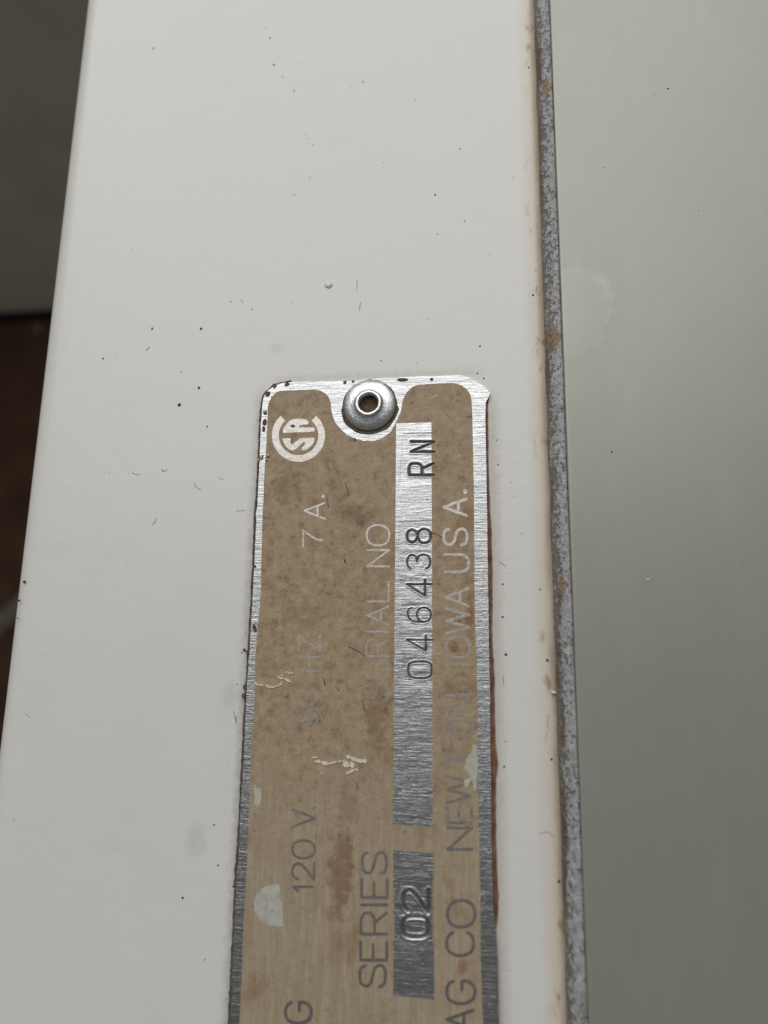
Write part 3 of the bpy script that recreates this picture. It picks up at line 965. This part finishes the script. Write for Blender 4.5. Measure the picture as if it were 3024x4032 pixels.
s = Soup()
FL = [([(165, 1015), (185, 1040), (225, 1052), (290, 1047), (330, 1073), (380, 1072), (430, 1064), (465, 1045), (490, 1010)], .14),
      ([(425, 935), (450, 955), (480, 968), (530, 980), (560, 996), (588, 1012)], .15), ([(470, 935), (510, 930), (520, 905), (540, 890), (570, 910), (620, 905)], .12)]
for pts, wd in FL:
    s.ribbon(subdiv(outline([(950 + x * .3315, 2350 + y * .3315) for x, y in pts], ZT), 0.12), wd, ZT + 0.01, ZT + 0.10, 0, 0.85)
s.build('lifted_flakes', M['flake'], plate)['kind'] = 'stuff'
s = Soup()
FL2 = [([(1030, 440), (1075, 448), (1110, 462), (1150, 468), (1185, 478)], .30), ([(1185, 478), (1230, 462), (1300, 450), (1370, 440)], .14), ([(1405, 385), (1450, 400), (1500, 425), (1560, 440), (1620, 442)], .36),
       ([(1395, 480), (1430, 500), (1460, 490)], .42), ([(1410, 590), (1450, 570), (1500, 540), (1540, 550)], .18), ([(1000, 400), (1060, 395)], .1)]
for pts, wd in FL2:
    s.ribbon(subdiv(outline([(900 + x * .3315, 2850 + y * .3315) for x, y in pts], ZT), 0.12), wd * 0.9, ZT + 0.01, ZT + 0.12, 0, 0.85)
for u0, v0, u1, v1 in ((1694, 1556, 1722, 1567), (1800, 1795, 1812, 1797), (1240, 3185, 1246, 3192), (1258, 3040, 1266, 3046)):
    s.ribbon(subdiv(outline([(u0, v1), (u1, v0)], ZT), 0.25), 0.07, ZT + 0.01, ZT + 0.03, 0, 0.4)
s.build('lifted_flakes', M['flake'], plate)['kind'] = 'stuff'

s = Soup()
for (u, v, a, b, rot) in ((1131, 1514, .34, .24, .3), (1082, 1524, .28, .16, .7), (1055, 1551, .28, .38, -.5), (1358, 1506, .22, .22, 0), (1390, 1502, .2, .18, 0),
                          (1584, 1496, .75, .22, -.05), (1700, 1493, .22, .20, 0), (1045, 1625, .24, .35, 0), (1042, 1663, .28, .45, 0), (1038, 1690, .22, .4, 0),
                          (1001, 2230, .25, .2, 0), (1003, 2475, .22, .5, .4), (976, 2562, .4, .12, .6), (964, 2705, .22, .3, 0), (960, 2740, .25, .3, .3),
                          (1398, 1732, .12, .28, .3), (1359, 2210, .1, .3, .2)):
    p = at(u, v, ZT)
    s.blob(p.x, p.y, ZT + 0.005, a, b, 0.05, rot)
for pts in ([(1360, 1900), (1368, 1930), (1372, 1950)], [(1290, 1962), (1292, 1985), (1292, 2000)], [(1280, 2700), (1275, 2670)],
            [(1377, 2548), (1400, 2560), (1424, 2572), (1440, 2584)], [(1290, 1840), (1300, 1852)], [(1838, 1640), (1856, 1645)], [(1700, 2098), (1722, 2104), (1740, 2116)],
            [(1320, 2700), (1336, 2722)], [(1506, 2752), (1512, 2740), (1517, 2750)], [(1425, 2755), (1431, 2775), (1436, 2800)], [(1402, 3080), (1410, 3110)]):
    s.ribbon(subdiv(outline(pts, ZT), 0.2), 0.09, ZT + 0.01, ZT + 0.029, 0, 0.5)
s.build('grime_chips', M['grime'], plate)['kind'] = 'stuff'

# sticky drops on the left border
s = Soup()
for (u, v, r) in ((1029, 1802, .26), (1055, 1795, .30), (1050, 1812, .2), (1019, 1812, .2), (1043, 1622, .26), (1033, 1795, .18)):
    p = at(u, v, ZT)
    s.blob(p.x, p.y, ZT + 0.005, r, r * .9, r * .7, 0, 12)
t = NT('amber_drop')
t.set(color=(0.42, 0.34, 0.20), rough=0.12, coat=0.6)
s.build('resin_drops', t.m, plate, True)

# rust line where water sat along the right side
top = [(1916, 1560), (1912, 1590), (1911, 1700), (1914, 1850), (1916, 1960), (1918, 2100), (1920, 2250), (1924, 2400), (1926, 2550), (1929, 2700), (1930, 2880), (1932, 3000), (1934, 3100), (1935, 3280), (1939, 3440), (1944, 3590), (1948, 3640)]
bot = [(1926, 1560), (1921, 1590), (1922, 1700), (1924, 1850), (1926, 1930), (1934, 2085), (1938, 2232), (1938, 2382), (1937, 2516), (1946, 2648), (1947, 2781), (1949, 2880), (1954, 2960), (1961, 3005), (1952, 3067), (1951, 3212), (1957, 3429), (1963, 3519), (1960, 3600), (1954, 3650)]
s = Soup()
s.prism(densify(outline([(u - 4, v) for u, v in top]) + outline(bot[::-1]), 0.35, 0.06), 0.0, 0.16)
s.build('rust_line', M['rust'], plate)
# dark seam on the left and top side
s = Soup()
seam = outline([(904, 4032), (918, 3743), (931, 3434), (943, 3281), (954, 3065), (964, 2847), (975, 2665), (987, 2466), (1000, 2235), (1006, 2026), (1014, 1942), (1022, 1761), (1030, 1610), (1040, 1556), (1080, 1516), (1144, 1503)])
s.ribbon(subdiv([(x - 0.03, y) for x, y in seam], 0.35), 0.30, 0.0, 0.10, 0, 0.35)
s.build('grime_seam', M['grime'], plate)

# ---- rivet: turned profile
RC = at(1455, 1597, ZT)
prof = [(0.0, -0.8), (1.0, -0.8), (1.02, -0.2), (1.06, 0.55), (1.12, 0.82), (1.22, 0.93), (1.36, 0.97), (1.52, 0.93), (1.62, 0.84), (1.66, 0.74), (1.76, 0.68),
        (2.2, 0.60), (2.7, 0.43), (2.98, 0.29), (3.08, 0.21), (3.12, 0.13), (3.08, 0.04), (2.9, 0.0)]


def lathe(profile, c, z, seg=96, squash=0.0):
    v, f = [], []
    for i, (r, h) in enumerate(profile):
        for k in range(seg):
            an = 2 * math.pi * k / seg
            q = 1 + (0.012 * noise.noise(Vector((math.cos(an) * 1.5, math.sin(an) * 1.5, i * 0.35))) if i > 1 else 0)
            if squash and 1 < i < 6:
                q *= 1 - squash * abs(math.cos(3 * an + 0.3)) ** 4
            v.append((c.x + r * q * math.cos(an), c.y + r * q * math.sin(an), z + h))
    for i in range(len(profile) - 1):
        for k in range(seg):
            k2 = (k + 1) % seg
            f.append((i * seg + k, (i + 1) * seg + k, (i + 1) * seg + k2, i * seg + k2)[::-1])
    return mesh(v, f)


rivet = link('rivet', lathe(prof[2:], RC, ZT + 0.02, squash=0.018), M['rivet'], plate, True)
link('rivet_bore', lathe([(0.0, 0.05), (0.35, 0.0), (0.75, 0.03), (0.99, 0.10), (1.035, 0.30)], RC, ZT + 0.02), M['hole'], plate, True)
s = Soup()  # dark brown ring round the rivet head, widened on its lower side
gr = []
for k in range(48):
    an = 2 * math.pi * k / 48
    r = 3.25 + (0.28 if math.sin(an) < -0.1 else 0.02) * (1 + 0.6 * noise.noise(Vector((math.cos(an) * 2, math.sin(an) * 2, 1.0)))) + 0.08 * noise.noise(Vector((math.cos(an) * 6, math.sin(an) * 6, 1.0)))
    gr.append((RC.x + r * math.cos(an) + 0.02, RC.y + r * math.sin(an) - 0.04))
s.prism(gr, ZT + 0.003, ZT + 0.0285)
s.build('rivet_dark_ring', M['grime'], plate)

# ------------------------------------------------------------------ dirt on the enamel and the panel
DIRT = [(1063, 150, 5), (1078, 255, 7), (1113, 302, 4), (1158, 358, 6), (1429, 322, 5), (1811, 586, 5), (1220, 700, 4), (1159, 767, 5), (1714, 767, 6), (1830, 870, 5),
        (993, 1218, 5), (909, 1187, 4), (1146, 1189, 4), (406, 1412, 6), (1890, 1363, 6), (2099, 1162, 6), (2082, 266, 6), (1635, 395, 4), (652, 516, 4),
        (1203, 530, 3), (1214, 547, 4), (1232, 571, 4), (1176, 250, 3), (1044, 108, 3), (1723, 922, 4), (1689, 1257, 3), (713, 1465, 4), (783, 1527, 9), (706, 1594, 10), (816, 1680, 5), (599, 1294, 7), (792, 1294, 8),
        (96, 2291, 9), (76, 2364, 7), (70, 2434, 5), (1962, 1830, 4), (1955, 1733, 4), (1942, 1718, 3), (1980, 2300, 5), (1992, 2577, 7), (1983, 2429, 4), (1978, 2430, 5), (2126, 2320, 5), (2155, 2600, 7),
        (962, 2560, 9), (952, 2570, 5), (934, 2695, 4), (843, 3248, 5), (859, 3407, 5), (719, 3535, 6), (806, 3779, 4), (921, 3490, 7), (1985, 3018, 6), (2172, 2990, 6), (2201, 3470, 8), (2110, 1065, 4), (2575, 375, 5), (2630, 350, 7), (2378, 661, 5),
        (2409, 1780, 6), (2750, 830, 3), (503, 2210, 3), (430, 1860, 3), (1500, 1420, 4), (1640, 1430, 3), (1880, 1470, 5), (1905, 1490, 5), (640, 1850, 4), (1510, 640, 3), (1380, 340, 3), (300, 700, 2), (520, 980, 3), (1930, 1000, 3), (2020, 700, 3), (2012, 1900, 3), (2055, 2100, 3)]
s = Soup()
for u, v, r in DIRT:
    z = 1.29 if u > 2200 else 0.0
    p = at(u, v, z)
    rr = r * 0.029 * 0.85
    s.blob(p.x, p.y, z - 0.01, rr * random.uniform(.8, 1.0), rr * random.uniform(.55, .85), rr * .5, random.uniform(0, 3.1), 8)
for _ in range(70):
    u, v = random.uniform(30, 2080), random.uniform(20, 4000)
    if 880 < u < 1990 and v > 1440:
        continue
    p = at(u, v)
    if p.x < -43:
        continue
    rr = random.uniform(0.025, 0.06)
    s.blob(p.x, p.y, -0.01, rr, rr * .7, rr * .4, random.uniform(0, 3.1), 6)
for _ in range(170):                 # grains gathered along the plate's sides
    if random.random() < 0.72:
        x_, y_ = -15.35 - abs(random.gauss(0, 0.9)), random.uniform(-56, 6)
    else:
        x_, y_ = 12.6 + abs(random.gauss(0, 0.7)), random.uniform(-50, 13)
    rr = random.uniform(0.02, 0.055)
    s.blob(x_, y_, -0.01, rr, rr * .75, rr * .4, random.uniform(0, 3.1), 6)
o = s.build('dirt_specks', M['speck'])
tag(o, 'dark dirt specks scattered over the white enamel and the grey panel', 'dirt', None, 'stuff')

s = Soup()
HAIR = [[(766, 1902), (770, 1915), (780, 1922), (790, 1928)], [(640, 1856), (650, 1854), (658, 1848)], [(600, 2066), (611, 2055), (615, 2040)], [(862, 1880), (876, 1888)],
        [(519, 1860), (540, 1870), (548, 1866)], [(105, 2812), (115, 2820), (118, 2822)], [(2123, 3280), (2160, 3275), (2180, 3296)], [(1966, 2212), (1978, 2220), (1990, 2229)], [(1984, 2914), (1988, 2922), (1998, 2916)],
        [(1419, 1190), (1417, 1205), (1415, 1220)], [(52, 3220), (55, 3228)], [(1406, 1100), (1405, 1140)], [(950, 1180), (957, 1190)], [(575, 1380), (586, 1368)], [(930, 2012), (962, 2010)], [(920, 2800), (931, 2850), (930, 2820)], [(1981, 2660), (1983, 2700)]]
for pts in HAIR:
    s.ribbon(subdiv(outline(pts), 0.15), 0.085, -0.01, 0.03, 0, 0.6)
o = s.build('lint_marks', M['fade'])
tag(o, 'thin grey lint and scuff marks lying on the white enamel', 'lint', None, 'stuff')

# paint blisters: part of the ledge
s = Soup()
for u, v, r in ((1293, 1122, .50), (604, 188, .26)):
    s = Soup()
    p = at(u, v)
    s.blob(p.x, p.y, -0.02, r, r, r * .42, 0, 20)
    s.build('paint_blister', M['blister'], ledge, True)
s = Soup()
for u, v, r in ((2180, 2727, .22),):
    p = at(u, v, 0.2)
    s.blob(p.x, p.y, 0.1, r * 1.3, r * .8, .25, -.3, 10)
s.build('paint_chip', M['blister'], edge, True)
s = Soup()
p = at(2551, 2283, 1.28)
s.blob(p.x, p.y, 1.27, .14, .12, .1, 0, 9)
s.build('paint_chip', M['blister'], panel, True)
s = Soup()
p = at(2440, 587, 1.28)
s.blob(p.x, p.y, 1.27, .16, .10, .06, 0, 9)
s.build('paint_chip', M['blister'], panel, True)

# ------------------------------------------------------------------ floor and wall far below
FZ = -880.0
ANG = math.radians(38)
floor = bpy.data.objects.new('floor', None)
col.objects.link(floor)
tag(floor, None, None, None, 'structure')
box(-2600, -1500, FZ - 30, 1400, 1200, FZ).build('grout', M['grout'], floor)
# anchor: middle of the grout joint seen at the left rim of the photograph
g = at(20, 2432, FZ)
ax = Vector((math.cos(ANG), math.sin(ANG)))
ay = Vector((-math.sin(ANG), math.cos(ANG)))
TS, GW = 430.0, 30.0
tile_me = None
for i in range(-6, 3):
    for j in range(-4, 4):
        c = g + ax * (i * TS + 100) + ay * ((j + 0.5) * TS)
        if not (-1300 < c.x < 200 and -900 < c.y < 620):
            continue
        if tile_me is None:
            s = Soup()
            hs = (TS - GW) / 2
            s.prism([(-hs, -hs), (hs, -hs), (hs, hs), (-hs, hs)], 0.0, 5.0)
            o = s.build('tile', M['tile'], floor)
            bvm = o.modifiers.new('edge', 'BEVEL')
            bvm.width = 0.002
            bvm.segments = 2
            tile_me = o.data
        else:
            o = bpy.data.objects.new('tile', tile_me)
            o.parent = floor
            col.objects.link(o)
            m_ = o.modifiers.new('edge', 'BEVEL')
            m_.width = 0.002
            m_.segments = 2
        o.location = (c.x * MM, c.y * MM, FZ * MM)
        o.rotation_euler = (random.uniform(-.002, .002), random.uniform(-.002, .002), ANG)

a = at(0, 1240, FZ)
b = at(205, 1250, FZ)
wy = a.y
wall = box(-2400, wy, FZ, 900, wy + 120, FZ + 950).build('wall', M['wall'])
tag(wall, None, None, None, 'structure')
band = box(-2400, wy - 17, FZ + 4.6, 900, wy - 0.5, FZ + 9).build('dark_band', M['band_black'])  # thin matt black band along the foot of the wall
tag(band, None, None, None, 'structure')

# a pale clump of dust lying on the floor against the wall
s = Soup()
cl = at(150, 1292, FZ + 5)
for _ in range(9):
    s.blob(cl.x + random.gauss(0, 2.2), cl.y + random.gauss(0, 3.2), FZ + 4.5, random.uniform(1.5, 3.2), random.uniform(1.2, 2.6), random.uniform(1.0, 2.2), random.uniform(0, 3), 8)
o = s.build('dust_clump', mat_plain('grey_dust', (0.30, 0.29, 0.26), 0.95, 0.0, 0.2, 0.4, 0.0, 0.1), None, True)
tag(o, 'pale grey dust clump on the brown floor by the dark band', 'dust', None, 'stuff')
